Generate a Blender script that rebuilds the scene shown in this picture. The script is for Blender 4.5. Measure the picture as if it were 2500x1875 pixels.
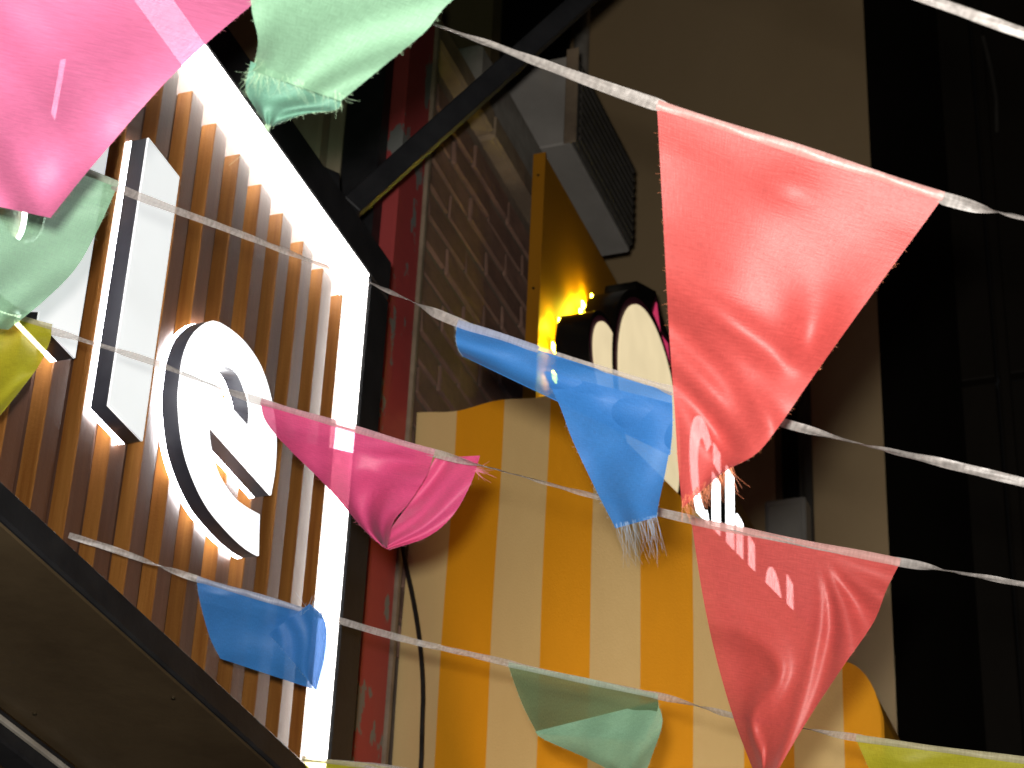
import bpy, bmesh, math, random
import numpy as np
from mathutils import Vector, Matrix
for o in list(bpy.data.objects): bpy.data.objects.remove(o)
SC = bpy.context.scene
COL = SC.collection
rnd = random.Random(7)

# ------------------------------------------------------------------ camera
# World axes: +X runs along the shop fronts (away), +Y points into the shop fronts, +Z up. Metres.
EYE = 1.55
FPX = 5816.0                                    # focal length in pixels of a 2500 px wide picture
_u = np.array([450.0, 9537.5, -FPX]); _u /= np.linalg.norm(_u)
_h = np.array([2450.0, -3662.5, -FPX]); _h -= _u * _h.dot(_u); _h /= np.linalg.norm(_h)
_n = np.cross(_u, _h)
RW = np.array([_h, _n, _u])
cam = bpy.data.cameras.new('camera'); camo = bpy.data.objects.new('camera', cam); COL.objects.link(camo)
M = Matrix([list(RW[0]) + [0], list(RW[1]) + [0], list(RW[2]) + [EYE], [0, 0, 0, 1]])
camo.matrix_world = M
cam.sensor_width = 36.0; cam.lens = FPX / 2500 * 36.0
cam.clip_start = 0.05; cam.clip_end = 3000
cam.dof.use_dof = True; cam.dof.focus_distance = 2.1; cam.dof.aperture_fstop = 24
SC.camera = camo

# ------------------------------------------------------------------ night sky, camera flash, exposure
w = bpy.data.worlds.new('World'); SC.world = w; w.use_nodes = True
wn = w.node_tree.nodes; wl = w.node_tree.links
bg = wn['Background']
sky = wn.new('ShaderNodeTexSky'); sky.sky_type = 'NISHITA'; sky.sun_disc = False
sky.sun_elevation = math.radians(-4); sky.sun_rotation = math.radians(120)
wm = wn.new('ShaderNodeMix'); wm.data_type = 'RGBA'; wm.blend_type = 'MULTIPLY'; wm.inputs[0].default_value = 1.0; wm.inputs[7].default_value = (1.0, .8, .55, 1)
wl.new(sky.outputs[0], wm.inputs[6]); wl.new(wm.outputs[2], bg.inputs[0]); bg.inputs[1].default_value = 0.15
# the photograph is lit by the flash built into the camera, a little up and left of the lens
fl = bpy.data.lights.new('camera_flash', 'SPOT'); flo = bpy.data.objects.new('camera_flash', fl); COL.objects.link(flo)
flo.matrix_world = M @ Matrix.Translation((-0.024, 0.045, 0.0))
fl.energy = 220; fl.spot_size = math.radians(75); fl.spot_blend = 0.25; fl.shadow_soft_size = 0.018
fl.color = (1.0, 0.96, 0.90)
SC.view_settings.view_transform = 'Standard'; SC.view_settings.look = 'None'
SC.view_settings.exposure = 0.0; SC.view_settings.gamma = 1.0
SC.view_settings.use_curve_mapping = False
SC.cycles.max_bounces = 4; SC.cycles.diffuse_bounces = 2; SC.cycles.glossy_bounces = 2; SC.cycles.transmission_bounces = 3; SC.cycles.transparent_max_bounces = 10
SC.cycles.use_denoising = True; SC.cycles.sample_clamp_indirect = 4.0

# ------------------------------------------------------------------ helpers
def ray(px, py):
    return RW @ np.array([(px - 1250.0) / FPX, -(py - 937.5) / FPX, -1.0])
def at(px, py, t):                              # the point a given distance away in that direction
    r = ray(px, py) * t; return np.array([r[0], r[1], r[2] + EYE])
def onY(px, py, Y):
    r = ray(px, py); return at(px, py, Y / r[1])
def onX(px, py, X):
    r = ray(px, py); return at(px, py, X / r[0])

WL = {}
def wloc(o):
    return WL.get(o.name, Vector((0, 0, 0))) if o else Vector((0, 0, 0))
def link(o, parent=None, loc=(0, 0, 0)):
    COL.objects.link(o); loc = Vector(loc)
    WL[o.name] = loc.copy()
    if parent: o.parent = parent; o.location = loc - wloc(parent)
    else: o.location = loc
    return o
def tag(o, label=None, cat=None, group=None, kind=None):
    if label: o['label'] = label
    if cat: o['category'] = cat
    if group: o['group'] = group
    if kind: o['kind'] = kind
    return o
def thing(name, loc, label, cat, group=None):
    o = bpy.data.objects.new(name, None); o.empty_display_size = 0.05
    link(o, None, loc); return tag(o, label, cat, group)
def mesh_obj(name, verts, faces, mats, parent=None, loc=None, smooth=False, mi=None, uv=None):
    """verts in world metres; the object's origin goes to loc (default: the middle of the verts' base)"""
    v = np.asarray(verts, float)
    if loc is None:
        loc = ((v[:, 0].min() + v[:, 0].max()) / 2, (v[:, 1].min() + v[:, 1].max()) / 2, v[:, 2].min())
    v = v - np.array(loc)
    me = bpy.data.meshes.new(name); me.from_pydata([tuple(map(float, q)) for q in v], [], faces)
    for m in (mats if isinstance(mats, (list, tuple)) else [mats]): me.materials.append(m)
    if mi is not None: me.polygons.foreach_set('material_index', mi)
    if smooth: me.polygons.foreach_set('use_smooth', [True] * len(me.polygons))
    if uv is not None:
        l = me.uv_layers.new(name='UVMap')
        idx = [vi for p in me.polygons for vi in p.vertices]
        l.data.foreach_set('uv', [c for i in idx for c in uv[i]])
    me.update()
    o = bpy.data.objects.new(name, me)
    return link(o, parent, loc)
def box_mesh(name, sx, sy, sz, mats, bev=0.0, mi_fn=None):
    bm = bmesh.new(); bmesh.ops.create_cube(bm, size=1.0)
    for v in bm.verts: v.co = Vector((v.co.x * sx, v.co.y * sy, (v.co.z + 0.5) * sz))
    if bev: bmesh.ops.bevel(bm, geom=list(bm.edges), offset=bev, segments=1, affect='EDGES', profile=0.5)
    bm.normal_update()
    me = bpy.data.meshes.new(name)
    if mi_fn:
        for f in bm.faces: f.material_index = mi_fn(f)
    bm.to_mesh(me); bm.free()
    for m in (mats if isinstance(mats, (list, tuple)) else [mats]): me.materials.append(m)
    return me
def box(name, x0, x1, y0, y1, z0, z1, mats, parent=None, bev=0.0, mi_fn=None):
    me = box_mesh(name, x1 - x0, y1 - y0, z1 - z0, mats, bev, mi_fn)
    return link(bpy.data.objects.new(name, me), parent, ((x0 + x1) / 2, (y0 + y1) / 2, z0))
def bar(name, p0, p1, wdt, hgt, mat, parent=None, bev=0.002, up=(0, 0, 1)):
    p0 = Vector(p0); p1 = Vector(p1); d = (p1 - p0); L = d.length; d.normalize()
    s = d.cross(Vector(up)).normalized(); t = s.cross(d)
    me = box_mesh(name, wdt, hgt, L, mat, bev)
    me.transform(Matrix([[s.x, t.x, d.x, 0], [s.y, t.y, d.y, 0], [s.z, t.z, d.z, 0], [0, 0, 0, 1]]))
    return link(bpy.data.objects.new(name, me), parent, p0)
def tube_geo(pts, rad, sides=6):
    pts = [np.asarray(p, float) for p in pts]; V = []; Fc = []
    for i, p in enumerate(pts):
        d = pts[min(i + 1, len(pts) - 1)] - pts[max(i - 1, 0)]; d = d / (np.linalg.norm(d) + 1e-12)
        a = np.array([0, 0, 1.0]) if abs(d[2]) < .9 else np.array([1.0, 0, 0])
        s = np.cross(d, a); s /= np.linalg.norm(s); t = np.cross(s, d)
        r = rad(i / (len(pts) - 1)) if callable(rad) else rad
        for k in range(sides):
            an = 2 * math.pi * k / sides; V.append(p + r * (math.cos(an) * s + math.sin(an) * t))
    for i in range(len(pts) - 1):
        for k in range(sides):
            a = i * sides + k; b = i * sides + (k + 1) % sides
            Fc.append((a, b, b + sides, a + sides))
    return V, Fc
def tube(name, pts, rad, mat, parent=None, sides=8):
    V, Fc = tube_geo(pts, rad, sides); return mesh_obj(name, V, Fc, mat, parent, smooth=True)
def spline(cp, n):
    """Catmull-Rom through control points"""
    cp = np.asarray(cp, float); m = len(cp)
    if m == 2: return np.array([cp[0] + (cp[1] - cp[0]) * i / (n - 1) for i in range(n)])
    ln = np.r_[0, np.cumsum(np.linalg.norm(np.diff(cp[:, :2], axis=0), axis=1))]; ln /= ln[-1]
    out = []
    for i in range(n):
        s = i / (n - 1); k = min(max(np.searchsorted(ln, s, 'right') - 1, 0), m - 2)
        t = (s - ln[k]) / (ln[k + 1] - ln[k])
        p1, p2 = cp[k], cp[k + 1]; p0 = cp[k - 1] if k else 2 * p1 - p2; p3 = cp[k + 2] if k + 2 < m else 2 * p2 - p1
        out.append(.5 * (2 * p1 + (p2 - p0) * t + (2 * p0 - 5 * p1 + 4 * p2 - p3) * t * t + (3 * p1 - p0 - 3 * p2 + p3) * t ** 3))
    return np.array(out)
def slab(name, loops, y0, y1, mat, parent=None):
    """flat shape given by closed (x, z) loops (holes allowed), solid between two Y planes"""
    cu = bpy.data.curves.new('t', 'CURVE'); cu.dimensions = '2D'; cu.fill_mode = 'BOTH'; cu.extrude = (y1 - y0) / 2
    for lp in loops:
        s = cu.splines.new('POLY'); s.points.add(len(lp) - 1)
        for p, q in zip(s.points, lp): p.co = (q[0], q[1], 0, 1)
        s.use_cyclic_u = True
    tmp = bpy.data.objects.new('t', cu); COL.objects.link(tmp)
    dg = bpy.context.evaluated_depsgraph_get()
    me = bpy.data.meshes.new_from_object(tmp.evaluated_get(dg))
    bpy.data.objects.remove(tmp); bpy.data.curves.remove(cu)
    me.name = name
    P = np.array([v.co for v in me.vertices]); cx = (P[:, 0].min() + P[:, 0].max()) / 2; cz = P[:, 1].min()
    for v in me.vertices: v.co = Vector((v.co.x - cx, -v.co.z, v.co.y - cz))
    me.materials.clear(); me.materials.append(mat)
    return link(bpy.data.objects.new(name, me), parent, (cx, (y0 + y1) / 2, cz))

# ------------------------------------------------------------------ materials
def nodes(name):
    m = bpy.data.materials.new(name); m.use_nodes = True
    return m, m.node_tree.nodes, m.node_tree.links, m.node_tree.nodes['Principled BSDF']
def surf(name, c1, c2=None, rough=.6, scale=(8, 8, 8), bump=.15, bscale=60, detail=6, metallic=0, spec=.4, lo=.35, hi=.65, third=None, vary=0):
    m, N, L, b = nodes(name)
    b.inputs['Roughness'].default_value = rough; b.inputs['Metallic'].default_value = metallic
    b.inputs['Specular IOR Level'].default_value = spec
    tc = N.new('ShaderNodeTexCoord'); mp = N.new('ShaderNodeMapping'); mp.inputs['Scale'].default_value = scale
    gi = N.new('ShaderNodeObjectInfo'); ad = N.new('ShaderNodeVectorMath'); ad.operation = 'ADD'
    sc = N.new('ShaderNodeVectorMath'); sc.operation = 'SCALE'; sc.inputs['Scale'].default_value = 37.0
    L.new(gi.outputs['Random'], sc.inputs[0]); L.new(tc.outputs['Object'], ad.inputs[0]); L.new(sc.outputs[0], ad.inputs[1])
    L.new(ad.outputs[0], mp.inputs[0])
    nz = N.new('ShaderNodeTexNoise'); nz.inputs['Scale'].default_value = 1; nz.inputs['Detail'].default_value = detail
    nz.inputs['Roughness'].default_value = .62
    L.new(mp.outputs[0], nz.inputs['Vector'])
    cr = N.new('ShaderNodeValToRGB'); e = cr.color_ramp.elements
    c2 = c2 or tuple(x * .75 for x in c1)
    e[0].position = lo; e[0].color = (*c1, 1); e[1].position = hi; e[1].color = (*c2, 1)
    if third: k = e.new(third[0]); k.color = (*third[1], 1)
    L.new(nz.outputs['Fac'], cr.inputs[0])
    if vary:
        hs = N.new('ShaderNodeHueSaturation'); vr = N.new('ShaderNodeMapRange'); vr.inputs['To Min'].default_value = 1 - vary; vr.inputs['To Max'].default_value = 1 + vary
        L.new(gi.outputs['Random'], vr.inputs['Value']); L.new(vr.outputs[0], hs.inputs['Value']); L.new(cr.outputs[0], hs.inputs['Color']); L.new(hs.outputs[0], b.inputs['Base Color'])
    else: L.new(cr.outputs[0], b.inputs['Base Color'])
    if bump:
        n2 = N.new('ShaderNodeTexNoise'); n2.inputs['Scale'].default_value = bscale; n2.inputs['Detail'].default_value = 5
        L.new(ad.outputs[0], n2.inputs['Vector'])
        bp = N.new('ShaderNodeBump'); bp.inputs['Strength'].default_value = bump; bp.inputs['Distance'].default_value = .004
        L.new(n2.outputs['Fac'], bp.inputs['Height']); L.new(bp.outputs[0], b.inputs['Normal'])
    return m
def glow(name, col, strength, base=(.85, .86, .86)):
    m, N, L, b = nodes(name)
    b.inputs['Base Color'].default_value = (*base, 1); b.inputs['Roughness'].default_value = .35
    tc = N.new('ShaderNodeTexCoord'); nz = N.new('ShaderNodeTexNoise'); nz.inputs['Scale'].default_value = 9
    L.new(tc.outputs['Object'], nz.inputs['Vector'])
    mr = N.new('ShaderNodeMapRange'); mr.inputs['To Min'].default_value = strength * .8; mr.inputs['To Max'].default_value = strength * 1.15
    L.new(nz.outputs['Fac'], mr.inputs['Value']); L.new(mr.outputs[0], b.inputs['Emission Strength'])
    b.inputs['Emission Color'].default_value = (*col, 1)
    return m
def satin(name, col, transp=.16, transl=.16, rough=.5, spec=.25, gloss=.04, thr=1.0):
    """thin woven satin: threads run along u; some light passes through the weave"""
    m, N, L, b = nodes(name)
    out = N['Material Output']
    uv = N.new('ShaderNodeUVMap'); mp = N.new('ShaderNodeMapping'); mp.inputs['Scale'].default_value = (13 * thr, 170 * thr, 1)
    L.new(uv.outputs[0], mp.inputs[0])
    th = N.new('ShaderNodeTexNoise'); th.inputs['Scale'].default_value = 1; th.inputs['Detail'].default_value = 4; th.inputs['Roughness'].default_value = .7
    L.new(mp.outputs[0], th.inputs['Vector'])
    mp2 = N.new('ShaderNodeMapping'); mp2.inputs['Scale'].default_value = (190 * thr, 26 * thr, 1); L.new(uv.outputs[0], mp2.inputs[0])
    t2 = N.new('ShaderNodeTexNoise'); t2.inputs['Scale'].default_value = 1; t2.inputs['Detail'].default_value = 3
    L.new(mp2.outputs[0], t2.inputs['Vector'])
    mx = N.new('ShaderNodeMix'); mx.data_type = 'RGBA'
    mx.inputs[6].default_value = (*[c * .62 for c in col], 1); mx.inputs[7].default_value = (*[min(1, c * 1.25 + .02) for c in col], 1)
    L.new(th.outputs['Fac'], mx.inputs[0])
    L.new(mx.outputs[2], b.inputs['Base Color'])
    b.inputs['Roughness'].default_value = rough; b.inputs['Specular IOR Level'].default_value = spec
    b.inputs['Sheen Weight'].default_value = .05; b.inputs['Sheen Roughness'].default_value = .4
    hgt = N.new('ShaderNodeMath'); hgt.operation = 'MULTIPLY_ADD'; hgt.inputs[1].default_value = .3; L.new(t2.outputs['Fac'], hgt.inputs[0]); L.new(th.outputs['Fac'], hgt.inputs[2])
    bp = N.new('ShaderNodeBump'); bp.inputs['Strength'].default_value = .5; bp.inputs['Distance'].default_value = .0005
    L.new(hgt.outputs[0], bp.inputs['Height']); L.new(bp.outputs[0], b.inputs['Normal'])
    tl = N.new('ShaderNodeBsdfTranslucent'); L.new(mx.outputs[2], tl.inputs[0])
    tp = N.new('ShaderNodeBsdfTransparent')
    tint = tuple(.35 + .65 * min(1, c * 1.3 + .1) for c in col); tp.inputs[0].default_value = (*tint, 1)
    gl = N.new('ShaderNodeBsdfGlossy'); gl.inputs['Roughness'].default_value = .40
    gl.inputs['Color'].default_value = (*[.55 + .45 * c for c in col], 1); L.new(bp.outputs[0], gl.inputs['Normal'])
    s0 = N.new('ShaderNodeMixShader'); s0.inputs[0].default_value = gloss
    L.new(b.outputs[0], s0.inputs[1]); L.new(gl.outputs[0], s0.inputs[2])
    s1 = N.new('ShaderNodeMixShader'); s1.inputs[0].default_value = transl
    L.new(s0.outputs[0], s1.inputs[1]); L.new(tl.outputs[0], s1.inputs[2])
    s2 = N.new('ShaderNodeMixShader')
    mr = N.new('ShaderNodeMapRange'); mr.inputs['From Min'].default_value = .3; mr.inputs['From Max'].default_value = .7
    mr.inputs['To Min'].default_value = transp * .6; mr.inputs['To Max'].default_value = transp * 1.4
    L.new(t2.outputs['Fac'], mr.inputs['Value']); L.new(mr.outputs[0], s2.inputs[0])
    L.new(s1.outputs[0], s2.inputs[1]); L.new(tp.outputs[0], s2.inputs[2])
    L.new(s2.outputs[0], out.inputs['Surface'])
    return m

MT = dict(
    wood=surf('wood_slat', (.27, .115, .026), (.17, .062, .012), .42, (90, 90, 3.5), .12, 250, spec=.35, vary=.22),
    slatface=surf('slat_face', (.20, .092, .052), (.145, .063, .034), .33, (60, 60, 4), .06, 220, spec=.5, vary=.18),
    panel=surf('panel_back', (.12, .06, .04), None, .6, (40, 40, 4)),
    black=surf('black_steel', (.016, .016, .018), (.026, .026, .028), .5, (20, 20, 20), .08, 120, spec=.35),
    darkside=surf('letter_return', (.032, .034, .045), (.04, .042, .055), .35, (30, 30, 30), .04, 150),
    strip=glow('led_strip', (1.0, .96, .90), 20), halo=glow('halo_acrylic', (.94, .96, 1.0), 18.0),
    face=glow('letter_face', (.93, .97, .97), .72), face2=glow('letter_face_bright', (.97, .99, 1.0), 1.5),
    red=surf('peeling_red_paint', (.50, .075, .074), (.26, .265, .25), .55, (14, 14, 6.5), .3, 40, lo=.575, hi=.59, detail=8),
    brick=surf('brick', (.36, .205, .145), (.24, .14, .105), .85, (22, 22, 30), .5, 90, lo=.3, hi=.7, vary=.14),
    mortar=surf('mortar', (.30, .225, .165), None, .95, (20, 20, 20), .5, 70),
    coping=surf('coping', (.36, .27, .18), (.22, .16, .11), .8, (9, 9, 9), .4, 50),
    beige=surf('beige_plaster', (.52, .43, .29), (.40, .32, .2), .85, (4, 4, 2), .25, 45),
    brown=surf('tan_plaster', (.66, .465, .255), (.56, .39, .205), .85, (1.1, 1.1, .7), .2, 40, lo=.3, hi=.7),
    dark=surf('dark_cladding', (.034, .026, .018), (.024, .018, .012), .6, (3, 3, 1), .2, 30),
    void=surf('dark_glass', (.012, .012, .013), None, .25, (4, 4, 4), 0),
    grey=surf('grey_sheet', (.46, .43, .39), (.38, .35, .315), .6, (6, 6, 6), .1, 60),
    greydark=surf('dark_grille', (.10, .09, .078), (.075, .066, .055), .7, (30, 30, 10), .3, 90),
    grplast=surf('grey_render', (.46, .42, .36), (.33, .29, .24), .9, (14, 14, 14), .5, 40),
    soffit=surf('soffit_board', (.11, .077, .041), (.06, .04, .021), .4, (3, 3, 3), .1, 60),
    amber=surf('amber_board', (.50, .205, .009), (.44, .18, .008), .55, (5, 5, 5), .05, 90),
    cream=surf('cream_canvas', (.80, .57, .26), (.75, .52, .23), .75, (7, 7, 3), .18, 330),
    yellow=surf('yellow_canvas', (.90, .37, .004), (.83, .34, .004), .72, (7, 7, 3), .18, 330),
    plate=glow('cream_plate', (1.0, .82, .50), .80, (.80, .64, .42)),
    plum=surf('plum_trim', (.17, .035, .07), None, .4, (6, 6, 6), 0), pink=glow('pink_plate', (.9, .06, .18), .55, (.70, .05, .13)),
    gloss=surf('gloss_black', (.012, .011, .010), None, .22, (6, 6, 6), .02, 60, spec=.5),
    white=glow('white_letter', (1, 1, 1), 5.5), led=glow('yellow_led', (1.0, .88, .03), 110),
    cable=surf('black_cable', (.012, .011, .010), (.03, .028, .026), .45, (40, 40, 40), .2, 200),
    conduit=surf('pale_conduit', (.36, .28, .20), (.24, .18, .13), .7, (20, 20, 20), .3, 90),
    asphalt=surf('asphalt', (.05, .05, .05), (.07, .07, .068), .9, (2, 2, 2), .6, 40),
    screw=surf('screw', (.09, .07, .04), None, .4, (20, 20, 20), 0, metallic=.8),
)
SAT = dict(
    coral=satin('coral_satin', (.575, .072, .064), .15, .10, gloss=.03), pink=satin('pink_satin', (.78, .085, .25), .13, .14), paleink=satin('pale_pink_satin', (.88, .20, .40), .026, .2),
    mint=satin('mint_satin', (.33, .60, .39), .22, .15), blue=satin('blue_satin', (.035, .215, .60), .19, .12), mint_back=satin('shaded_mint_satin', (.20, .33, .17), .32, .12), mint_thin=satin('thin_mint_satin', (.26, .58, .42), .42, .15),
    olive=satin('yellow_green_satin', (.50, .47, .015), .18, .15), ribbon=satin('ribbon_satin', (.56, .51, .475), .42, .12, rough=.38, thr=.5, gloss=.10),
)
def thread_mat(name, col):
    m, N, L, b = nodes(name); b.inputs['Base Color'].default_value = (*col, 1); b.inputs['Roughness'].default_value = .5
    b.inputs['Sheen Weight'].default_value = .3; return m
HEM = {k_: satin(k_ + '_hem', tuple(.42 * c + .58 * w_ for c, w_ in zip(c_, (.56, .51, .475))), .25, .12, rough=.4, thr=.5, gloss=.06)
       for k_, c_ in dict(coral=(.80, .135, .105), pink=(.80, .125, .29), mint=(.36, .66, .42), blue=(.035, .20, .56), olive=(.50, .47, .015)).items()}
THR = dict(coral=thread_mat('coral_thread', (.72, .22, .10)), mint=thread_mat('mint_thread', (.45, .66, .42)),
           blue=thread_mat('pale_blue_thread', (.30, .40, .52)), pink=thread_mat('pink_thread', (.72, .20, .28)),
           olive=thread_mat('olive_thread', (.5, .46, .2)))
E0 = EYE

# ------------------------------------------------------------------ ground
def plane(name, x0, x1, y0, y1, z, mat):
    return mesh_obj(name, [(x0, y0, z), (x1, y0, z), (x1, y1, z), (x0, y1, z)], [(0, 1, 2, 3)], mat, loc=(0, 0, z))
tag(plane('ground', -400, 400, -400, 400, 0, MT['asphalt']), kind='structure')

# ------------------------------------------------------------------ tan building far behind (faces back along the street)
BX = 6.0; k = BX / 5.2
tb = thing('plaster_building', (BX, 1.9, 0), 'tan plastered building wall rising behind the brick wall and the awning', 'building')
YR = .985 * k
def wall_with_holes(name, x, y0, y1, z0, z1, holes, mat, parent, thick=.12):
    ys = sorted({y0, y1, *[h[0] for h in holes], *[h[1] for h in holes]}); zs = sorted({z0, z1, *[h[2] for h in holes], *[h[3] for h in holes]})
    V = []; Fc = []
    for a, b in zip(ys, ys[1:]):
        for c, d in zip(zs, zs[1:]):
            if any(h[0] <= (a + b) / 2 <= h[1] and h[2] <= (c + d) / 2 <= h[3] for h in holes): continue
            i = len(V); V += [(x, a, c), (x, b, c), (x, b, d), (x, a, d)]; Fc.append((i, i + 3, i + 2, i + 1))
    def quad(*q):
        i = len(V); V.extend(q); Fc.append((i, i + 1, i + 2, i + 3))
    for a, b, c, d in holes:
        X2 = x + thick
        quad((x, a, c), (X2, a, c), (X2, a, d), (x, a, d)); quad((x, b, c), (x, b, d), (X2, b, d), (X2, b, c))
        quad((x, a, c), (x, b, c), (X2, b, c), (X2, a, c)); quad((x, a, d), (X2, a, d), (X2, b, d), (x, b, d))
    return mesh_obj(name, V, Fc, mat, parent)
h1 = (1.865 * k, 2.12 * k, 4.42 * k + E0, 5.4 * k + E0)
h2 = (1.195 * k, 1.268 * k, 1.2 * k + E0, 3.24 * k + E0)
wall_with_holes('wall', BX, YR, 4.2, 0, 9.0, [h1, h2], MT['brown'], tb)
box('side_wall', BX + .001, BX + 2.5, YR + .003, YR + .1, 0, 9.0, MT['dark'], tb)
for hh in (h1, h2):
    wd = box('window', BX + .08, BX + .1, hh[0] + .002, hh[1] - .002, hh[2] + .002, hh[3] - .002, MT['void'], tb)
    for yy in ((hh[0], hh[0] + .025),):
        box('frame', BX + .05, BX + .078, yy[0] + .003, yy[1], hh[2] + .004, hh[3] - .004, MT['greydark'], wd, .003)
tube('downpipe', [(BX - .04, 1.176 * k, 1.0), (BX - .04, 1.176 * k, 3.26 * k + E0)], .016, MT['greydark'], tb)
tube('downpipe', [(BX - .05, 1.815 * k, 3.6 * k + E0), (BX - .05, 1.815 * k, 9.0)], .028, MT['grplast'], tb)
mb = thing('meter_box', (BX - .1, 1.22 * k, 2.6 * k + E0), 'small pale grey box on the tan wall above the big lower coral pennant', 'meter box')
box('body', BX - .12, BX - .002, 1.168 * k, 1.272 * k, 2.6 * k + E0, 2.87 * k + E0, MT['grey'], mb, .006)
box('cover', BX - .128, BX - .1205, 1.176 * k, 1.264 * k, 2.62 * k + E0, 2.85 * k + E0, MT['grey'], mb, .003)

# ------------------------------------------------------------------ dark building at the right
DX = 7.6
db = thing('dark_building', (DX, -.6, 0), 'very dark clad building filling the right edge of the picture', 'building')
yy = 1.46; i = 0
while yy > -3.0:
    wd_ = .42 + .1 * rnd.random()
    for z0, z1 in ((0, 2.9), (2.93, 4.05), (4.08, 6.2), (6.23, 10)):
        box('cladding_panel', DX + rnd.random() * .012, DX + .06, yy - wd_ + .008, yy, z0, z1, MT['dark'], db, .004)
    box('batten', DX - .03 - .01 * rnd.random(), DX - .001, yy - .05, yy - .012, 0, 10, MT['dark'], db, .004)
    yy -= wd_; i += 1
tube('downpipe', [(DX - .08, 1.2, 0), (DX - .08, 1.2, 10)], .035, MT['dark'], db)
tube('hose', [tuple(onX(px, py, DX - .1)) for px, py in ((2170, 130), (2190, 220), (2230, 300), (2262, 380), (2272, 470), (2275, 700))], .016, MT['greydark'], db)
tube('hose', [tuple(onX(px, py, DX - .1)) for px, py in ((2400, 90), (2420, 170), (2432, 240), (2434, 320))], .009, MT['greydark'], db)

# ------------------------------------------------------------------ the wall behind the lit sign
bw = thing('shop_wall', (2.2, 1.7, 0), 'dark shop wall behind the lit slatted sign', 'wall')
box('wall_panel', .2, 3.31, 1.62, 1.8, 0, 6.2, MT['black'], bw)
for x0, x1 in ((2.62, 2.78), (3.03, 3.07), (3.115, 3.205)):
    box('pier', x0, x1, 1.552, 1.619, 2.2 + E0, 6.0, MT['beige'], bw, .006)
box('pier_shadow', 3.0705, 3.1145, 1.585, 1.6195, 2.2 + E0, 6.0, MT['coping'], bw)  # set-back darker strip, paints the mint fringe's shadow on the pier
box('beam', 1.2, 2.95, 1.42, 1.50, 2.02 + E0, 2.20 + E0, MT['black'], bw, .004)

# ------------------------------------------------------------------ red pillar
rp = thing('pillar', (3.22, 1.52, 0), 'red painted pillar with grey peeling patches beside the lit sign', 'pillar')
box('shaded_side', 3.118, 3.158, 1.478, 1.55, 0, 2.98 + E0, MT['black'], rp, .003)  # added black strip, paints the shade on the pillar's near side
box('shaft', 3.16, 3.275, 1.452, 1.53, 0, 2.98 + E0, MT['red'], rp, .004)
box('edge_strip', 3.2755, 3.29, 1.447, 1.5, 0, 3.05 + E0, MT['conduit'], rp, .002)

# ------------------------------------------------------------------ brick wall: every brick is a piece
bk = thing('brick_wall', (3.9, 1.56, 0), 'dim brown brick wall between the red pillar and the yellow board', 'wall')
box('mortar', 3.291, 5.95, 1.508, 1.7, 0, 3.0 + E0, MT['mortar'], bk)
variants = []
for q in range(5):
    me = box_mesh('brick', .198, .05, .055, MT['brick'], .003)
    for v in me.vertices: v.co += Vector((rnd.uniform(-.002, .002), rnd.uniform(-.0012, .0012), rnd.uniform(-.002, .002)))
    variants.append(me)
hv = [box_mesh('brick', .094, .05, .055, MT['brick'], .003)]
z = 1.72 + E0; r = 0
while z < 2.94 + E0:
    x = 3.296 + (.0 if r % 2 else -.104) + .02
    while x < 4.75:
        if x < 3.29:
            o = link(bpy.data.objects.new('brick', hv[0]), bk, (3.296 + .047, 1.5275 + rnd.uniform(-.003, .003), z))
        else:
            o = link(bpy.data.objects.new('brick', rnd.choice(variants)), bk, (x + .1, 1.5275 + rnd.uniform(-.003, .003), z))
        x += .208
    z += .066; r += 1
for q in range(4):
    box('coping_stone', 3.30 + q * .36, 3.655 + q * .36, 1.47 + .006 * rnd.random(), 1.72, 3.0 + E0, 3.062 + E0 + .004 * rnd.random(), MT['coping'], bk, .008)

# ------------------------------------------------------------------ grey box over the brick wall
gb = thing('ventilation_box', (4.3, 1.62, 3.3 + E0), 'grey metal box with dark grille jutting out above the brick wall', 'ventilation box')
box('casing', 4.1, 4.56, 1.464, 1.95, 3.303 + E0, 3.56 + E0, MT['grey'], gb, .004)
gr = box('grille', 4.112, 4.548, 1.452, 1.4635, 3.312 + E0, 3.552 + E0, MT['greydark'], gb, .003)
for q in range(9):
    box('slat', 4.125, 4.535, 1.446, 1.4515, 3.325 + E0 + q * .0245, 3.338 + E0 + q * .0245, MT['greydark'], gr)
box('mount', 3.7, 5.2, 1.53, 1.7, 3.07 + E0, 3.30 + E0, MT['grplast'], gb, .01)
box('corner_trim', 4.094, 4.1, 1.448, 1.478, 3.30 + E0, 3.575 + E0, MT['coping'], gb, .002)

# ------------------------------------------------------------------ lit slatted sign with letters
sg = thing('lightbox_sign', (2.0, 1.25, 1.09 + E0), 'slatted wooden lightbox sign with black frame, white light strips and glowing letters', 'sign')
ZT, ZB, XR = 1.912 + E0, 1.137 + E0, 2.593
YF, YS, YB = 1.225, 1.250, 1.272
box('back_panel', .9, XR + .003, YB, YB + .049, ZB + .0005, ZT + .003, MT['panel'], sg)
def slat_mi(f):
    return 1 if f.normal.y < -.9 else 0
x = 2.561
while x > 1.0:
    x1 = min(x + .0335 + rnd.uniform(-.001, .001), XR - .014)
    box('slat', x, x1, YS + rnd.uniform(-.0006, .0008), YB - .0005, ZB + .0008, ZT - .045, [MT['wood'], MT['slatface']], sg, .0012, slat_mi)
    x -= .069
box('frame', .9, XR + .073, YF, YB + .05, ZT + .004, ZT + .072, MT['black'], sg, .003)
box('frame', XR + .004, XR + .0735, YF, YB + .05, 1.10 + E0, ZT + .0035, MT['black'], sg, .003)
box('frame', .9, XR + .0035, YF, YB + .05, 1.10 + E0, ZB, MT['black'], sg, .003)
box('light_strip', .9, XR - .001, YF + .0012, YB - .001, ZT, ZT + .0035, MT['strip'], sg)
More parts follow.
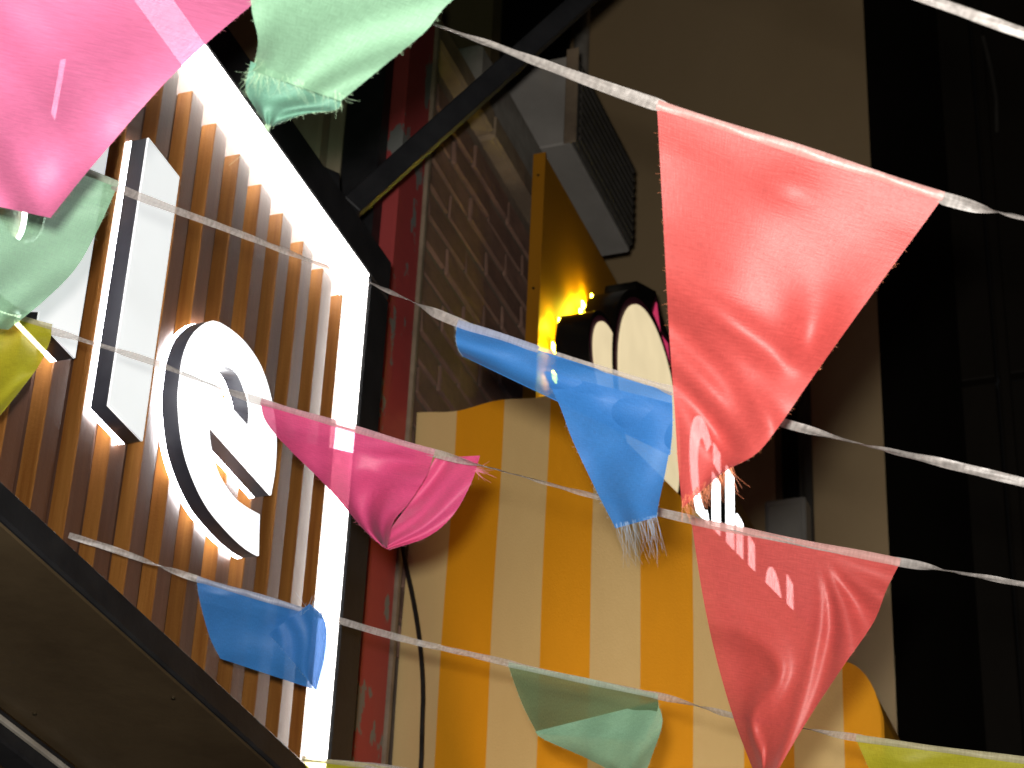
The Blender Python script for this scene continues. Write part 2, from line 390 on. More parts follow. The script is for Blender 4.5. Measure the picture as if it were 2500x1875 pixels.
box('light_strip', XR, XR + .0035, YF + .004, YB - .001, ZB, ZT - .0005, MT['strip'], sg)
def letter(loops, lab, face):
    P = np.array(loops[0]); root = bpy.data.objects.new('letter', None); root.empty_display_size = .02
    link(root, sg, (P[:, 0].mean(), 1.235, P[:, 1].min())); root['label'] = lab
    slab('halo', loops, 1.2425, 1.2495, MT['halo'], root)
    slab('side', loops, 1.2222, 1.2423, MT['darkside'], root)
    slab('face', loops, 1.2195, 1.222, face, root)
def loop_px(cp, n, Y=1.22, closed=False):
    out = [onY(px, py, Y) for px, py in spline(cp, n)]
    return [(p[0], p[2]) for p in out]
e_out = loop_px([(631, 1357), (601, 1339), (557, 1298), (506, 1235), (468, 1156), (446, 1077), (437, 982), (441, 925), (449, 871), (468, 823), (494, 795), (519, 783), (544, 792), (579, 817), (611, 852), (639, 899), (661, 969), (674, 1054), (672, 1140), (661, 1209)], 70)
e_out += loop_px([(661, 1209), (510, 1040)], 2)[1:]
e_out += loop_px([(510, 1040), (514, 1085), (525, 1130), (538, 1165), (570, 1213), (601, 1238), (633, 1256)], 18)[1:]
e_in = loop_px([(608, 1043), (610, 1000), (600, 956), (583, 915), (563, 897), (545, 897), (533, 915), (529, 953)], 22)
letter([e_out, e_in], 'glowing white letter e', MT['face2'])
letter([[(1.944, 1.32 + E0), (2.025, 1.32 + E0), (2.025, 1.687 + E0), (1.944, 1.687 + E0)]], 'glowing white letter l', MT['face'])
cx, cz, rr = 1.712, 1.448 + E0, .128
th = math.acos((1.785 - cx) / rr)
dl = [(1.785, 1.333 + E0), (1.864, 1.333 + E0), (1.864, 1.687 + E0), (1.785, 1.687 + E0)]
dl += [(cx + rr * math.cos(th + (2 * math.pi - 2 * th) * q / 40), cz + rr * math.sin(th + (2 * math.pi - 2 * th) * q / 40)) for q in range(41)]
di = [(cx - .002 + .056 * math.cos(a * math.pi / 16), cz + .056 * math.sin(a * math.pi / 16)) for a in range(32)]
letter([dl, di], 'glowing white letter d', MT['face'])
cx = 1.40
letter([[(cx + .135 * math.cos(a * math.pi / 20), cz + .13 * math.sin(a * math.pi / 20)) for a in range(40)],
        [(cx + .06 * math.cos(a * math.pi / 16), cz + .056 * math.sin(a * math.pi / 16)) for a in range(32)]], 'glowing white letter o', MT['face'])

# underside box below the sign
cn = thing('sign_canopy', (2.2, 1.4, 1.03 + E0), 'brown board soffit under the lit slatted sign', 'canopy')
box('soffit', .9, 3.02, 1.227, 1.462, 1.0945 + E0, 1.0985 + E0, MT['soffit'], cn, .002)
for q in range(5):
    for yy in (1.25, 1.43):
        V, Fc = tube_geo([(1.38 + q * .42, yy, 1.0943 + E0), (1.38 + q * .42, yy, 1.0928 + E0)], .0028, 8); Fc.append(tuple(range(8, 16)))
        mesh_obj('screw', V, Fc, MT['screw'], cn)
box('edge_trim', .9, 3.02, 1.463, 1.505, 1.06 + E0, 1.097 + E0, MT['black'], cn, .003)
box('edge_bead', .9, 3.02, 1.456, 1.4625, 1.078 + E0, 1.0845 + E0, MT['grplast'], cn, .001)

# black brace from the sign up to the right
p0 = Vector(onY(852, 512, 1.305)); p1 = Vector(onX(1500, -70, 2.95))
br = thing('brace', p0, 'black steel brace slanting up to the right from the sign', 'brace')
bar('tube', p0, p1, .034, .034, MT['black'], br, .002)
bar('bracket', p0 - Vector((.01, -.03, .06)), p0 + Vector((.004, .05, .09)), .05, .012, MT['black'], br, .002)

# ------------------------------------------------------------------ amber board with plate sign and letters
YP = 1.432
ab = thing('amber_board', (4.6, YP + .03, 1.6 + E0), 'amber yellow board standing off the brick wall behind the plate sign', 'board')
box('panel', 3.858, 5.72, YP, YP + .022, 1.6 + E0, 3.085 + E0, MT['amber'], ab, .001)
box('edge_trim', 3.852, 3.8575, YP - .002, YP + .026, 1.6 + E0, 3.09 + E0, MT['amber'], ab, .0008)
for zz in (2.28, 2.55, 2.74, 3.03):
    V, Fc = tube_geo([(3.850, YP + .012, zz + E0), (3.8522, YP + .012, zz + E0)], .003, 8)
    Fc.append(tuple(range(7, -1, -1)))
    mesh_obj('screw', V, Fc, MT['screw'], ab)

def ellipse(cx, cz, rx, rz, rot=0, n=48, a0=0, a1=2 * math.pi):
    c, s = math.cos(rot), math.sin(rot); out = []
    for q in range(n):
        a = a0 + (a1 - a0) * q / n; X, Z = rx * math.cos(a), rz * math.sin(a); out.append((cx + c * X - s * Z, cz + s * X + c * Z))
    return out
YA = 1.322
ps = thing('plate_sign', (4.2, 1.36, 2.4 + E0), 'cream rounded plate sign with deep black sides and yellow backlight', 'sign')
# simplified plain plates, no picture on them
def platepart(name, lp, lpf, face, y=YA, depth=.078):
    b_ = slab(name, [lp], y, y + depth, MT['gloss'], ps)
    slab('trim', [[(a, c) for a, c in lpf[0]]], y - .0018, y - .0002, MT['plum'], b_)
    slab('cover', [[(a, c) for a, c in lpf[1]]], y - .0045, y - .002, face, b_)
hx, hz = 4.275, 2.675 + E0
platepart('round_plate', ellipse(hx, hz, .262, .262), [ellipse(hx, hz, .245, .245), ellipse(hx, hz - .004, .232, .232)], MT['plate'])
platepart('side_plate', ellipse(4.0, 2.615 + E0, .128, .118), [ellipse(4.0, 2.615 + E0, .117, .107), ellipse(4.002, 2.612 + E0, .108, .098)], MT['plate'], YA + .006, .072)
fin = [(4.16, 2.85 + E0), (4.19, 2.955 + E0), (4.335, 3.02 + E0), (4.375, 2.985 + E0), (4.44, 2.965 + E0), (4.49, 2.83 + E0), (4.35, 2.8 + E0)]
platepart('top_plate', fin, [[(4.27, 2.90 + E0), (4.33, 3.005 + E0), (4.36, 2.94 + E0), (4.43, 2.95 + E0), (4.46, 2.85 + E0), (4.36, 2.83 + E0)],
                             [(4.29, 2.905 + E0), (4.328, 2.985 + E0), (4.362, 2.92 + E0), (4.42, 2.93 + E0), (4.445, 2.855 + E0), (4.37, 2.84 + E0)]], MT['pink'], YA + .005, .073)
for xx, zz in ((3.897, 2.615), (3.905, 2.55), (3.93, 2.695), (4.06, 2.80), (4.075, 2.83), (4.135, 2.885)):
    box('led_module', xx - .012, xx + .012, 1.4085, 1.4115, zz - .008 + E0, zz + .008 + E0, MT['led'], ps)
for xx, zz in ((4.1, 2.6), (4.4, 2.75), (4.25, 2.5)):
    V, Fc = tube_geo([(xx, YA + .079, zz + E0), (xx, YP - .0005, zz + E0)], .008, 8); mesh_obj('standoff', V, Fc, MT['screw'], ps)

ls = thing('letter_sign', (5.1, 1.36, 2.6 + E0), 'white raised letters with black sides running right of the plate sign', 'sign')
def sletter(loops, lab):
    P = np.array(loops[0]); root = bpy.data.objects.new('letter', None); root.empty_display_size = .02
    link(root, ls, (P[:, 0].mean(), 1.36, P[:, 1].min())); root['label'] = lab
    slab('side', loops, YA + .003, YP - .001, MT['gloss'], root); slab('face', loops, YA, YA + .0028, MT['white'], root)
Zb, Zx, Za = 2.615 + E0, 2.80 + E0, 2.885 + E0
def arc_letter(cx, cz, rx, rz, th_, a0, a1):
    o_ = ellipse(cx, cz, rx, rz, 0, 40, a0, a1); i_ = ellipse(cx, cz, rx - th_, rz - th_ * .8, 0, 40, a0, a1); return o_ + i_[::-1]
sletter([arc_letter(4.72, (Zb + Za) / 2, .115, (Za - Zb) / 2 + .01, .062, math.radians(55), math.radians(305))], 'white raised letter C')
sletter([[(4.80, Zb), (4.862, Zb), (4.862, Zx), (4.80, Zx)]], 'white raised letter stroke after the C')
sletter([[(4.81, Zx + .03), (4.868, Zx + .03), (4.868, Za), (4.81, Za)]], 'white dot over the first stroke')
sletter([[(4.925, Zb), (4.99, Zb), (4.99, Za), (4.925, Za)]], 'white raised tall stroke')
ul = [(5.02, Zx), (5.075, Zx), (5.075, Zb + .085)] + [(5.105 + .03 * math.cos(a), Zb + .085 + .035 * math.sin(a)) for a in np.linspace(math.pi, 2 * math.pi, 10)] + [(5.135, Zx), (5.19, Zx), (5.19, Zb + .085)] + [(5.105 + .085 * math.cos(a), Zb + .085 + .085 * math.sin(a)) for a in np.linspace(0, -math.pi, 16)]
sletter([ul], 'white raised letter u')
sletter([ellipse(5.39, (Zb + Zx) / 2 + .02, .085, .10), ellipse(5.385, (Zb + Zx) / 2 + .015, .03, .045)], 'white raised round letter')
sletter([[(5.535, Zb), (5.595, Zb), (5.595, Za), (5.535, Za)]], 'white raised stroke near the far end')
sletter([[(5.64, Zb), (5.69, Zb), (5.69, Zx), (5.64, Zx)]], 'white raised last stroke')

# ------------------------------------------------------------------ striped awning
AX = 3.3
aw = thing('awning', (3.7, 1.05, 1.0 + E0), 'striped yellow and cream canvas awning', 'awning')
def prof(y):
    if y > 1.155: return 2.123 + E0 + .004 * math.sin(y * 40)
    if y > .70: return 2.123 + (y - 1.155) / (.703 - 1.155) * (1.563 - 2.123) + E0
    t = (.70 - y) / .052; return 1.56 - .085 * (1 - math.sqrt(max(0, 1 - min(1, t) ** 2))) + E0 - .02 * t
ed = [1.447, 1.372, 1.283, 1.197, 1.113, 1.03, .944, .863, .784, .706, .648]
for i in range(10):
    y0, y1 = ed[i], ed[i + 1]; nc, nr = 8, 22; V = []; Fc = []
    for c in range(nc + 1):
        y = y0 + (y1 - y0) * c / nc; zt = prof(max(y, .6481))
        for r in range(nr + 1):
            zz = 1.0 + E0 + (zt - 1.0 - E0) * r / nr
            V.append((AX + .006 * math.sin(y * 9 + zz * 2.1) + .003 * math.sin(zz * 11 + y * 5), y, zz))
    for c in range(nc):
        for r in range(nr):
            a = c * (nr + 1) + r; Fc.append((a, a + nr + 1, a + nr + 2, a + 1))
    o = mesh_obj('stripe', V, Fc, MT['yellow' if i % 2 else 'cream'], aw, smooth=True)
    o['label'] = 'yellow canvas stripe' if i % 2 else 'cream canvas stripe'
pr = [(1.447, 2.123 + E0)] + [(y, prof(y)) for y in (1.268, 1.155, 1.1, .9, .75, .70, .68, .665, .655, .649)] + [(.648, 1.2 + E0)]
pr = [(y + .004, z - .004) for y, z in pr]
V = []; Fc = []
for y, z in pr: V += [(AX + .02, y, z), (AX + 2.2, y, z)]
for i in range(len(pr) - 1): Fc.append((2 * i, 2 * i + 1, 2 * i + 3, 2 * i + 2))
tpc = mesh_obj('top_cover', V, Fc, MT['yellow'], aw)
sm = tpc.modifiers.new('s', 'SOLIDIFY'); sm.thickness = .004; sm.offset = -1
cb = tube('cable', [tuple(p) for p in spline([tuple(onX(px, py, AX - .03)) for px, py in ((972, 1200), (978, 1290), (990, 1375), (1008, 1460), (1024, 1560), (1033, 1680), (1030, 1800), (1028, 1890), (1020, 2000))], 40)], .0042, MT['cable'])
tag(cb, 'thin black cable hanging in front of the awning by the red pillar', 'cable')

# shop floodlight under the sign, its warm light falls on the awning and the foot of the pillar
fx = Vector((2.42, 1.12, .62 + E0)); aim = Vector((3.3, 1.16, 1.58 + E0)); dv = (aim - fx).normalized()
fd = thing('floodlight', fx, 'small black floodlight on a wall arm under the lit sign', 'floodlight')
bar('housing', fx - dv * .09, fx - dv * .012, .13, .09, MT['black'], fd, .006)
bar('lens', fx - dv * .0115, fx - dv * .006, .11, .075, glow('warm_lens', (1.0, .72, .36), 3.0), fd, .002)
bar('arm', fx - dv * .06 + Vector((0, .03, -.02)), (fx.x - .04, 1.619, fx.z - .06), .02, .02, MT['black'], fd, .002)
bar('bracket', (fx.x - .04, 1.60, fx.z - .12), (fx.x - .04, 1.60, fx.z), .05, .03, MT['black'], fd, .002)
fll = bpy.data.lights.new('floodlight_lamp', 'SPOT'); fll.energy = 18; fll.color = (1.0, .74, .40); fll.spot_size = math.radians(62); fll.spot_blend = .7; fll.shadow_soft_size = .04
flp = bpy.data.objects.new('floodlight_lamp', fll); link(flp, fd, fx); flp.rotation_euler = dv.to_track_quat('-Z', 'Y').to_euler()

# ------------------------------------------------------------------ buntings: ribbons
def ribbon_path(cp):
    return spline([(a, b, t) for a, b, t in cp], 260)
RIB = {}
def sstep(x):
    x = min(1, max(0, x)); return x * x * (3 - 2 * x)
def ribbon(key, cp, label, seed, flats, width=.0074):
    """cp: points of the line; flats: stretches (in px x) where a pennant keeps the ribbon flat"""
    P = ribbon_path(cp); RIB[key] = P
    W = np.array([at(*p) for p in P]); rr_ = random.Random(seed)
    ph = [rr_.uniform(0, 6.28) for _ in range(4)]; N_ = len(P)
    V = []; Fc = []; UV = []
    s = np.r_[0, np.cumsum(np.linalg.norm(np.diff(W, axis=0), axis=1))]
    for i in range(N_):
        T = W[min(i + 1, N_ - 1)] - W[max(i - 1, 0)]; T /= np.linalg.norm(T)
        vd = ray(P[i, 0], P[i, 1]); vd = vd / np.linalg.norm(vd)
        A = np.cross(T, vd); A /= np.linalg.norm(A)
        if A[2] < 0: A = -A
        B = np.cross(A, T)
        phi = 2.6 * math.sin(s[i] * 6.0 + ph[0]) + .8 * math.sin(s[i] * 11 + ph[1])
        fl_ = 0.0
        for a, b in flats:
            fl_ = max(fl_, sstep((P[i, 0] - a + 170) / 170) * sstep((b + 170 - P[i, 0]) / 170))
        phi = phi * (1 - fl_) + .2 * fl_
        inn = max([sstep((P[i, 0] - a) / 40) * sstep((b - P[i, 0]) / 40) for a, b in flats] + [0])
        wd_ = width * (1 - .45 * inn) * (1 - .25 * (1 - fl_) * (.5 + .5 * math.sin(s[i] * 17 + ph[2])))
        c0 = W[i] + vd * .0016 * inn + A * (.0006 * inn + .0004 * math.sin(s[i] * 31 + ph[3]))
        D = math.cos(phi) * A + math.sin(phi) * B; Nn = math.cos(phi) * B - math.sin(phi) * A
        for q in range(5):
            f = q / 4 - .5
            V.append(c0 + D * wd_ * f + Nn * (.0004 * math.cos(f * 6.28) + .0004 * math.sin(s[i] * 160 + q * 2.1)))
            UV.append((s[i] / .3, q / 4 * .08))
    for i in range(N_ - 1):
        for q in range(4):
            a = i * 5 + q; Fc.append((a, a + 1, a + 6, a + 5))
    o = mesh_obj('ribbon', V, Fc, SAT['ribbon'], smooth=True, uv=UV)
    tag(o, label, 'ribbon', 'white ribbons the pennants hang from')
    return o
ribbon('s0', [(100, -800, 1.42), (850, -520, 1.36), (1500, -275, 1.32), (2270, 0, 1.27), (2400, 48, 1.26), (2600, 118, 1.25)],
       'white ribbon crossing the top right corner of the picture', 1, [(560, 1480)])
ribbon('s1', [(-300, -345, 1.62), (200, -215, 1.58), (700, -60, 1.56), (1060, 62, 1.54), (1330, 158, 1.52), (1605, 255, 1.5), (1950, 372, 1.49), (2300, 482, 1.47), (2500, 532, 1.45), (2650, 572, 1.44)],
       'white ribbon from the mint pennant to the big coral pennant', 2, [(-300, 700), (1600, 2310)], .0082)
ribbon('s2', [(-250, 240, 1.98), (0, 335, 1.96), (205, 418, 1.94), (330, 475, 1.92), (640, 592, 1.86), (900, 688, 1.82), (1115, 787, 1.76), (1400, 880, 1.72), (1640, 955, 1.69), (1907, 1030, 1.67), (2133, 1092, 1.65), (2500, 1178, 1.62), (2700, 1225, 1.6)],
       'white ribbon across the letter l that carries the rolled blue pennant', 3, [(-250, 290), (1115, 1640)])
ribbon('s3', [(-250, 690, 2.2), (60, 787, 2.17), (234, 842, 2.15), (408, 896, 2.13), (601, 969, 2.11), (850, 1045, 2.08), (1070, 1108, 2.04), (1335, 1180, 1.98), (1690, 1270, 1.9), (1950, 1328, 1.86), (2195, 1372, 1.83), (2340, 1400, 1.81), (2700, 1462, 1.78)],
       'white ribbon across the letter e that carries the curled pink pennant', 4, [(-250, 110), (650, 1050), (1690, 2195)])
ribbon('s4', [(168, 1306, 2.492), (285, 1345, 2.5), (478, 1412, 2.52), (640, 1462, 2.52), (785, 1503, 2.52), (1019, 1568, 2.48), (1242, 1620, 2.42), (1606, 1700, 2.34), (1796, 1748, 2.3), (1946, 1775, 2.27), (2090, 1802, 2.24), (2500, 1857, 2.18), (2800, 1895, 2.14)],
       'lowest white ribbon, tied to the sign frame and crossing the awning', 5, [(480, 785), (1242, 1606), (2090, 2800)])
ribbon('s5', [(735, 1853, 2.7), (780, 1859, 2.69), (908, 1869, 2.66), (1300, 1925, 2.58), (2000, 2010, 2.45)],
       'ribbon barely entering at the bottom edge below the lit sign', 6, [(738, 912)])

# ------------------------------------------------------------------ buntings: pennants
def disp_waves(ws, seed):
    r_ = random.Random(seed); w_ = [(a, fx, fy, r_.uniform(0, 6.28), r_.uniform(.3, .9), r_.uniform(0, 6.28)) for a, fx, fy in ws]
    def f(u_, v_):
        return sum(a * math.sin(2 * math.pi * (fx * u_ + fy * v_) + p + wq * math.sin(2 * math.pi * (.8 * v_ - .6 * u_) + p2)) for a, fx, fy, p, wq, p2 in w_)
    return f
def sheet(L, R, t, disp, nu=44, nv=56, hold=.12, bow=0.0, tdrop=0.0):
    """cloth between two edge lines; t = (depth at left, depth at right); held straight along the top"""
    Lp = spline(L, nv + 1); Rp = spline(R, nv + 1); V = []; UV = []
    for j in range(nv + 1):
        v = j / nv
        for i in range(nu + 1):
            q = i / nu
            x = Lp[j, 0] * (1 - q) + Rp[j, 0] * q; y = Lp[j, 1] * (1 - q) + Rp[j, 1] * q
            dep = t[0] * (1 - q) + t[1] * q + tdrop * v + bow * math.sin(math.pi * q) * min(1, v * 3)
            m_ = min(1.0, v / hold) if hold else 1.0
            V.append(at(x, y, dep + disp(q, v) * m_))
            UV.append((q, v))
    Fc = [(j * (nu + 1) + i, j * (nu + 1) + i + 1, (j + 1) * (nu + 1) + i + 1, (j + 1) * (nu + 1) + i) for j in range(nv) for i in range(nu)]
    def S(q, v):
        fv = min(max(v, 0), 1) * nv; fu = min(max(q, 0), 1) * nu; j = min(int(fv), nv - 1); i = min(int(fu), nu - 1)
        a, b = fu - i, fv - j; W = lambda jj, ii: V[jj * (nu + 1) + ii]
        return (W(j, i) * (1 - a) + W(j, i + 1) * a) * (1 - b) + (W(j + 1, i) * (1 - a) + W(j + 1, i + 1) * a) * b
    return V, Fc, UV, S
def threads(roots, dirs, lens, mat, parent, seed, rad=.00022, name='frayed_threads', curl=.25):
    r_ = random.Random(seed); VV = []; FF = []
    for p, d, l in zip(roots, dirs, lens):
        d = np.asarray(d, float); d /= np.linalg.norm(d); side = np.array([r_.gauss(0, 1) for _ in range(3)]); pts = []
        for q in range(6):
            s_ = q / 5; pts.append(np.asarray(p) + d * l * s_ + side * l * curl * s_ * s_)
        V, Fc = tube_geo(pts, lambda s_: rad * (1 - .6 * s_), 3)
        b = len(VV); VV += V; FF += [tuple(b + i for i in f) for f in Fc]
    o = mesh_obj(name, VV, FF, mat, parent); o['kind'] = 'stuff'; return o
def pxdir(px, py, dx, dy, t):
    return at(px + dx, py + dy, t) - at(px, py, t)
def pennant(col, label, sheets, seed, loc_t, fuzz=True, hem_to=1.0):
    """sheets: list of dicts for sheet(); each becomes one cloth part"""
    first = sheets[0]; x0, y0 = first['L'][0]; x1, y1 = first['R'][0]
    root = thing('pennant', at((x0 + x1) / 2, (y0 + y1) / 2, loc_t), label, 'pennant', 'satin pennants of the buntings')
    SS = []
    for k_, sh in enumerate(sheets):
        V, Fc, UV, S = sheet(sh['L'], sh['R'], sh['t'], disp_waves(sh['w'], seed + k_ * 13) if not callable(sh['w']) else sh['w'],
                             hold=sh.get('hold', .12), bow=sh.get('bow', 0), tdrop=sh.get('tdrop', 0))
        nm = sh.get('name', 'cloth'); mt = sh.get('mat', SAT[col])
        mesh_obj(nm, V, Fc, mt, root, smooth=True, uv=UV); SS.append(S)
    # stitched hem along the ribbon
    V = []; UV = []; n_ = 80; S = SS[0]; r_ = random.Random(seed + 5); p1_, p2_ = r_.uniform(0, 6), r_.uniform(0, 6)
    vd = -(S(.5, 0) - np.array([0, 0, EYE])); vd /= np.linalg.norm(vd); tt = S(1, 0) - S(0, 0); tt /= np.linalg.norm(tt)
    A_ = np.cross(tt, vd); A_ = A_ if A_[2] > 0 else -A_
    for i in range(n_ + 1):
        q = i / n_ * hem_to; p = S(q, 0); wd_ = .0062 + .0008 * math.sin(q * 9 + p1_)
        for c in range(4):
            f = c / 3; V.append(p + A_ * (wd_ * (f - .38)) + vd * (.0016 + .0011 * math.sin(f * 3.14) + .0004 * math.sin(q * 21 + p2_ + 2 * f) + .00012 * math.sin(q * 47 + 3 * f)))
            UV.append((q, f * .05))
    mesh_obj('hem', V, [(i * 4 + c, i * 4 + c + 1, i * 4 + c + 5, i * 4 + c + 4) for i in range(n_) for c in range(3)], HEM[col], root, smooth=True, uv=UV)
    if fuzz:
        r_ = random.Random(seed); ro = []; di_ = []; le = []
        for S in SS:
            for side in (0, 1):
                for _ in range(60):
                    v = r_.uniform(.05, 1); p = S(side, v); q = S(abs(side - .08), v); d = p - q
                    d = d / (np.linalg.norm(d) + 1e-9) + np.array([r_.gauss(0, .4) for _ in range(3)])
                    ro.append(p); di_.append(d); le.append(abs(r_.gauss(0, .0011)) + .0005)
        threads(ro, di_, le, THR[col], root, seed, .0001, 'edge_fuzz')
    return root, SS
def fringe(root, S, col, v, u0, u1, n, dvec, ln, seed, rad=.0002, curl=.2, jit=.25):
    r_ = random.Random(seed); ro = []; di_ = []; le = []
    L0 = np.linalg.norm(dvec)
    for _ in range(n):
        q = r_.uniform(u0, u1); ro.append(S(q, v - .02 * r_.random()))
        di_.append(dvec / L0 + np.array([r_.gauss(0, jit) for _ in range(3)])); le.append(ln * r_.uniform(.45, 1.1))
    return threads(ro, di_, le, THR[col], root, seed, rad, curl=curl)

# pink, top left
pennant('pink', 'large bright pink pennant filling the top left corner', [
    dict(L=[(-300, -345), (-230, 0), (-140, 300), (-60, 492)], R=[(700, -60), (440, 165), (230, 400), (123, 532)], t=(1.62, 1.56),
         w=[(.006, 1.1, 1.3), (.0045, -1.3, 2.3)], tdrop=-.03, mat=SAT['paleink']),
    dict(L=[(-150, 290), (-100, 400), (-62, 488)], R=[(216, 408), (170, 470), (124, 529)], t=(1.612, 1.562), w=[(.002, 1.0, .8), (.001, 2.3, 1.0)], hold=0, name='folded_layer')], 21, 1.58)
# mint, top
rt, SS = pennant('mint', 'pale mint pennant hanging from the top edge with a torn tip', [
    dict(L=[(560, -625), (600, -250), (612, 0), (630, 95), (622, 150), (616, 172)], R=[(1480, -285), (1290, -130), (1105, 0), (1040, 75), (950, 150), (832, 247)], t=(1.38, 1.33),
         w=[(.005, .7, 1.5), (.004, 1.4, 2.6), (.0015, 2.6, 3)], tdrop=.01),
    dict(L=[(612, 150), (600, 215), (622, 262), (650, 306)], R=[(835, 243), (820, 268), (745, 278), (668, 308)], t=(1.393, 1.372), w=[(.003, 1.2, 1.1), (.002, 2.2, .6)], name='torn_tip', hold=0, mat=SAT['mint_thin'])], 22, 1.36)
fringe(rt, SS[0], 'mint', .99, 0, 1, 70, pxdir(700, 200, 14, 40, 1.38), .012, 31, .00011, .3, .3)
fringe(rt, SS[0], 'mint', .97, 0, .10, 70, pxdir(620, 170, -8, 60, 1.38), .02, 32, .0001, .22, .2)
fringe(rt, SS[1], 'mint', .99, 0, .6, 36, pxdir(640, 300, -40, 90, 1.38), .028, 33, .00012, .15, .14)
# mint, left edge
pennant('mint', 'pale mint pennant behind the pink one at the left edge', [
    dict(L=[(-250, 240), (-190, 480), (-110, 690), (-30, 800)], R=[(288, 452), (238, 562), (185, 655), (110, 732), (20, 805)], t=(1.98, 1.93),
         w=[(.005, .9, 1.6), (.003, 1.8, 2.4)], tdrop=-.02)], 23, 1.95)
# olive, left edge
pennant('olive', 'yellow green pennant at the left edge below the mint one', [
    dict(L=[(-250, 690), (-190, 860), (-100, 1000), (-20, 1030)], R=[(126, 800), (122, 832), (98, 887), (57, 944), (0, 1015)], t=(2.2, 2.16),
         w=[(.004, .9, 1.4), (.003, 2.2, 1.9)])], 24, 2.18)
# big coral
def coral_d(u_, v_):
    g = lambda a, cu, cv, su, sv, ang=0: a * math.exp(-((((u_ - cu) * math.cos(ang) + (v_ - cv) * math.sin(ang)) / su) ** 2 + ((-(u_ - cu) * math.sin(ang) + (v_ - cv) * math.cos(ang)) / sv) ** 2))
    return (g(.013, .85, .50, .16, .10, .5) + g(-.009, .45, .52, .5, .05, .2) + g(.010, .3, .62, .5, .05, .25) + g(.010, .25, .75, .4, .045, .3)
            + g(-.009, .7, .72, .5, .045, .3) + g(.007, .6, .86, .5, .045, .2) + g(-.003, .5, .1, .1, .06) + .0016 * math.sin(9 * u_ + 4 * v_) + .0012 * math.sin(17 * v_ - 5 * u_) + .01 * (u_ - .5) ** 2)
rt, SS = pennant('coral', 'largest coral red pennant, right of centre, with a frayed tip', [
    dict(L=[(1604, 258), (1617, 500), (1633, 800), (1647, 1000), (1655, 1130), (1666, 1240)], R=[(2302, 482), (2110, 745), (1985, 920), (1895, 1050), (1843, 1110), (1768, 1150)], t=(1.5, 1.47), w=coral_d, tdrop=.01)], 25, 1.49)
fringe(rt, SS[0], 'coral', .985, .25, 1, 120, pxdir(1800, 1150, 4, 50, 1.49), .013, 41, .00012, .25, .25)
fringe(rt, SS[0], 'coral', .99, 0, .35, 50, pxdir(1670, 1240, 8, 60, 1.49), .013, 42, .00013, .3, .25)
# lower coral with fan folds
RIDGE = [tuple(p) for p in spline([(.02, .36), (.2, .36), (.42, .41), (.54, .5), (.5, .58), (.34, .66), (.26, .75), (.4, .85)], 40)]
def fan_d(u_, v_):
    du, dv = u_ - .62, v_ - .02; r_ = math.hypot(du, dv); an = math.atan2(dv, du)
    f = .006 * math.sin(an * 13 + .4) * min(1, r_ * 3) * max(0, min(1, (1.45 - an) / .5)) * (1 if u_ > .3 else max(0, u_ / .3))
    d2 = min(math.hypot(u_ - a, (v_ - b) * 1.2) for a, b in RIDGE)
    s = -.008 * math.exp(-(d2 / .075) ** 2) + .004 * math.exp(-(((u_ - .2) / .16) ** 2 + ((v_ - .52) / .09) ** 2))
    return f + s + .003 * math.sin(5 * v_ + 2 * u_) + .0014 * math.sin(21 * v_ + 7 * u_) * max(0, v_ - .6)
pennant('coral', 'lower coral red pennant with folds fanning across the awning', [
    dict(L=[(1688, 1274), (1715, 1450), (1747, 1600), (1790, 1750), (1835, 1870), (1862, 1935)], R=[(2197, 1375), (2165, 1438), (2132, 1520), (2062, 1622), (1980, 1745), (1902, 1875), (1866, 1938)], t=(1.9, 1.83), w=fan_d)], 26, 1.86)
# rolled blue
def roll_d(u_, v_):
    return -.012 * math.sin(math.pi * min(1, v_ * 1.02)) * (1 - .5 * u_) + .001 * math.sin(18 * u_ + 6 * v_)
rt, SS = pennant('blue', 'bright blue pennant rolled up at its left with a frayed tip', [
    dict(L=[(1116, 792), (1113, 822), (1118, 850), (1130, 870)], R=[(1640, 958), (1642, 1010), (1641, 1060), (1636, 1112)], t=(1.757, 1.69), w=roll_d, hold=.05, name='rolled_edge'),
    dict(L=[(1325, 905), (1366, 990), (1398, 1075), (1452, 1190), (1503, 1290)], R=[(1641, 985), (1640, 1060), (1625, 1150), (1606, 1240), (1604, 1262)], t=(1.722, 1.684), w=[(.0035, .6, 1.0), (.0022, 1.1, 1.5)], hold=.1)], 27, 1.72, hem_to=.38)
fringe(rt, SS[1], 'blue', .985, .05, 1, 60, pxdir(1560, 1290, 18, 90, 1.7), .03, 51, .00008, .14, .12)
# curled pink
rt, SS = pennant('pink', 'deep pink pennant curling in front of the light strip and awning', [
    dict(L=[(636, 982), (650, 1030), (705, 1095), (800, 1190), (890, 1295), (938, 1337)], R=[(1060, 1106), (1046, 1150), (1030, 1180), (995, 1232), (960, 1275), (945, 1338)], t=(2.1, 2.04),
         w=[(.004, 1.2, .8), (.003, 2.2, 1.6), (.002, .5, 3)]),
    dict(L=[(672, 1062), (705, 1095), (800, 1190), (890, 1295), (938, 1337)], R=[(1048, 1150), (1030, 1180), (995, 1232), (960, 1275), (945, 1338)], t=(2.108, 2.048), w=[(.003, 1.1, .8), (.002, 2.2, 1.3)], name='folded_layer', hold=0),
    dict(L=[(1062, 1118), (1032, 1172), (992, 1238), (955, 1290), (932, 1334)], R=[(1172, 1112), (1152, 1175), (1108, 1255), (1045, 1310), (950, 1343)], t=(2.075, 2.055), w=[(.004, .8, .7), (.0015, 2, 1.5)], name='curled_tail', hold=0)], 28, 2.07)
fringe(rt, SS[2], 'pink', .12, .95, 1, 40, pxdir(1150, 1150, 60, 10, 2.05), .012, 61, .0002, .3, .4)
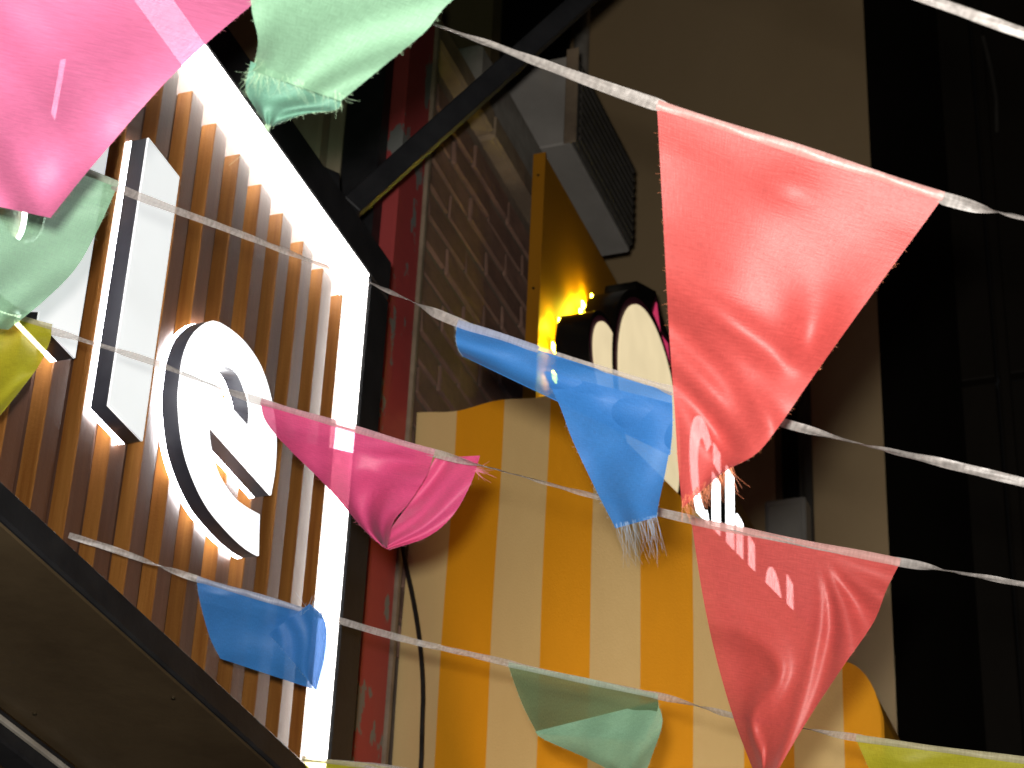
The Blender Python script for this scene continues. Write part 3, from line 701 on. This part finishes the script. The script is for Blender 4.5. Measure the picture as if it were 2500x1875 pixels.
# lower blue on the sign
rt, SS = pennant('blue', 'small folded blue pennant low in front of the wooden slats', [
    dict(L=[(480, 1415), (488, 1468), (512, 1555), (538, 1608)], R=[(786, 1504), (797, 1530), (792, 1605), (772, 1685)], t=(2.52, 2.52), w=[(.003, .8, .9), (.002, 2.0, 1.4)], tdrop=.03),
    dict(L=[(655, 1548), (690, 1585), (735, 1640), (770, 1684)], R=[(756, 1474), (792, 1512), (800, 1590), (780, 1688)], t=(2.525, 2.51), w=[(.002, .7, .9), (.001, 2.4, 2)], name='folded_flap', hold=0)], 29, 2.52)
fringe(rt, SS[1], 'blue', .05, .7, 1, 30, pxdir(760, 1478, 20, -30, 2.5), .012, 62, .00018, .5, .4)
# lower mint on the awning
rt, SS = pennant('mint', 'folded mint green pennant hanging low in front of the awning', [
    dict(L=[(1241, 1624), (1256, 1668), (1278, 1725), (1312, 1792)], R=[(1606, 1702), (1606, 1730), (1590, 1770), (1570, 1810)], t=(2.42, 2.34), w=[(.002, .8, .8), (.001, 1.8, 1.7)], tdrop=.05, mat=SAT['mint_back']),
    dict(L=[(1306, 1786), (1330, 1806), (1440, 1855), (1560, 1920)], R=[(1604, 1712), (1617, 1765), (1590, 1850), (1562, 1922)], t=(2.425, 2.36), w=[(.003, .9, 1.0), (.002, 2.0, 2.2)], tdrop=-.03, name='folded_flap', hold=0)], 30, 2.38)
# olive, bottom right and bottom
pennant('olive', 'yellow green pennant at the bottom right corner', [
    dict(L=[(2090, 1804), (2115, 1862), (2180, 2000), (2290, 2160)], R=[(2620, 1874), (2560, 1960), (2430, 2080), (2310, 2165)], t=(2.24, 2.16), w=[(.003, 1.2, 1.4), (.002, 2.4, 2)])], 34, 2.2)
pennant('olive', 'sliver of a yellow green pennant at the bottom edge below the lit sign', [
    dict(L=[(738, 1853), (760, 1900), (800, 1980), (830, 2090)], R=[(1010, 1885), (960, 1930), (890, 2020), (840, 2095)], t=(2.7, 2.64), w=[(.003, 1.1, 1.2)])], 35, 2.68)
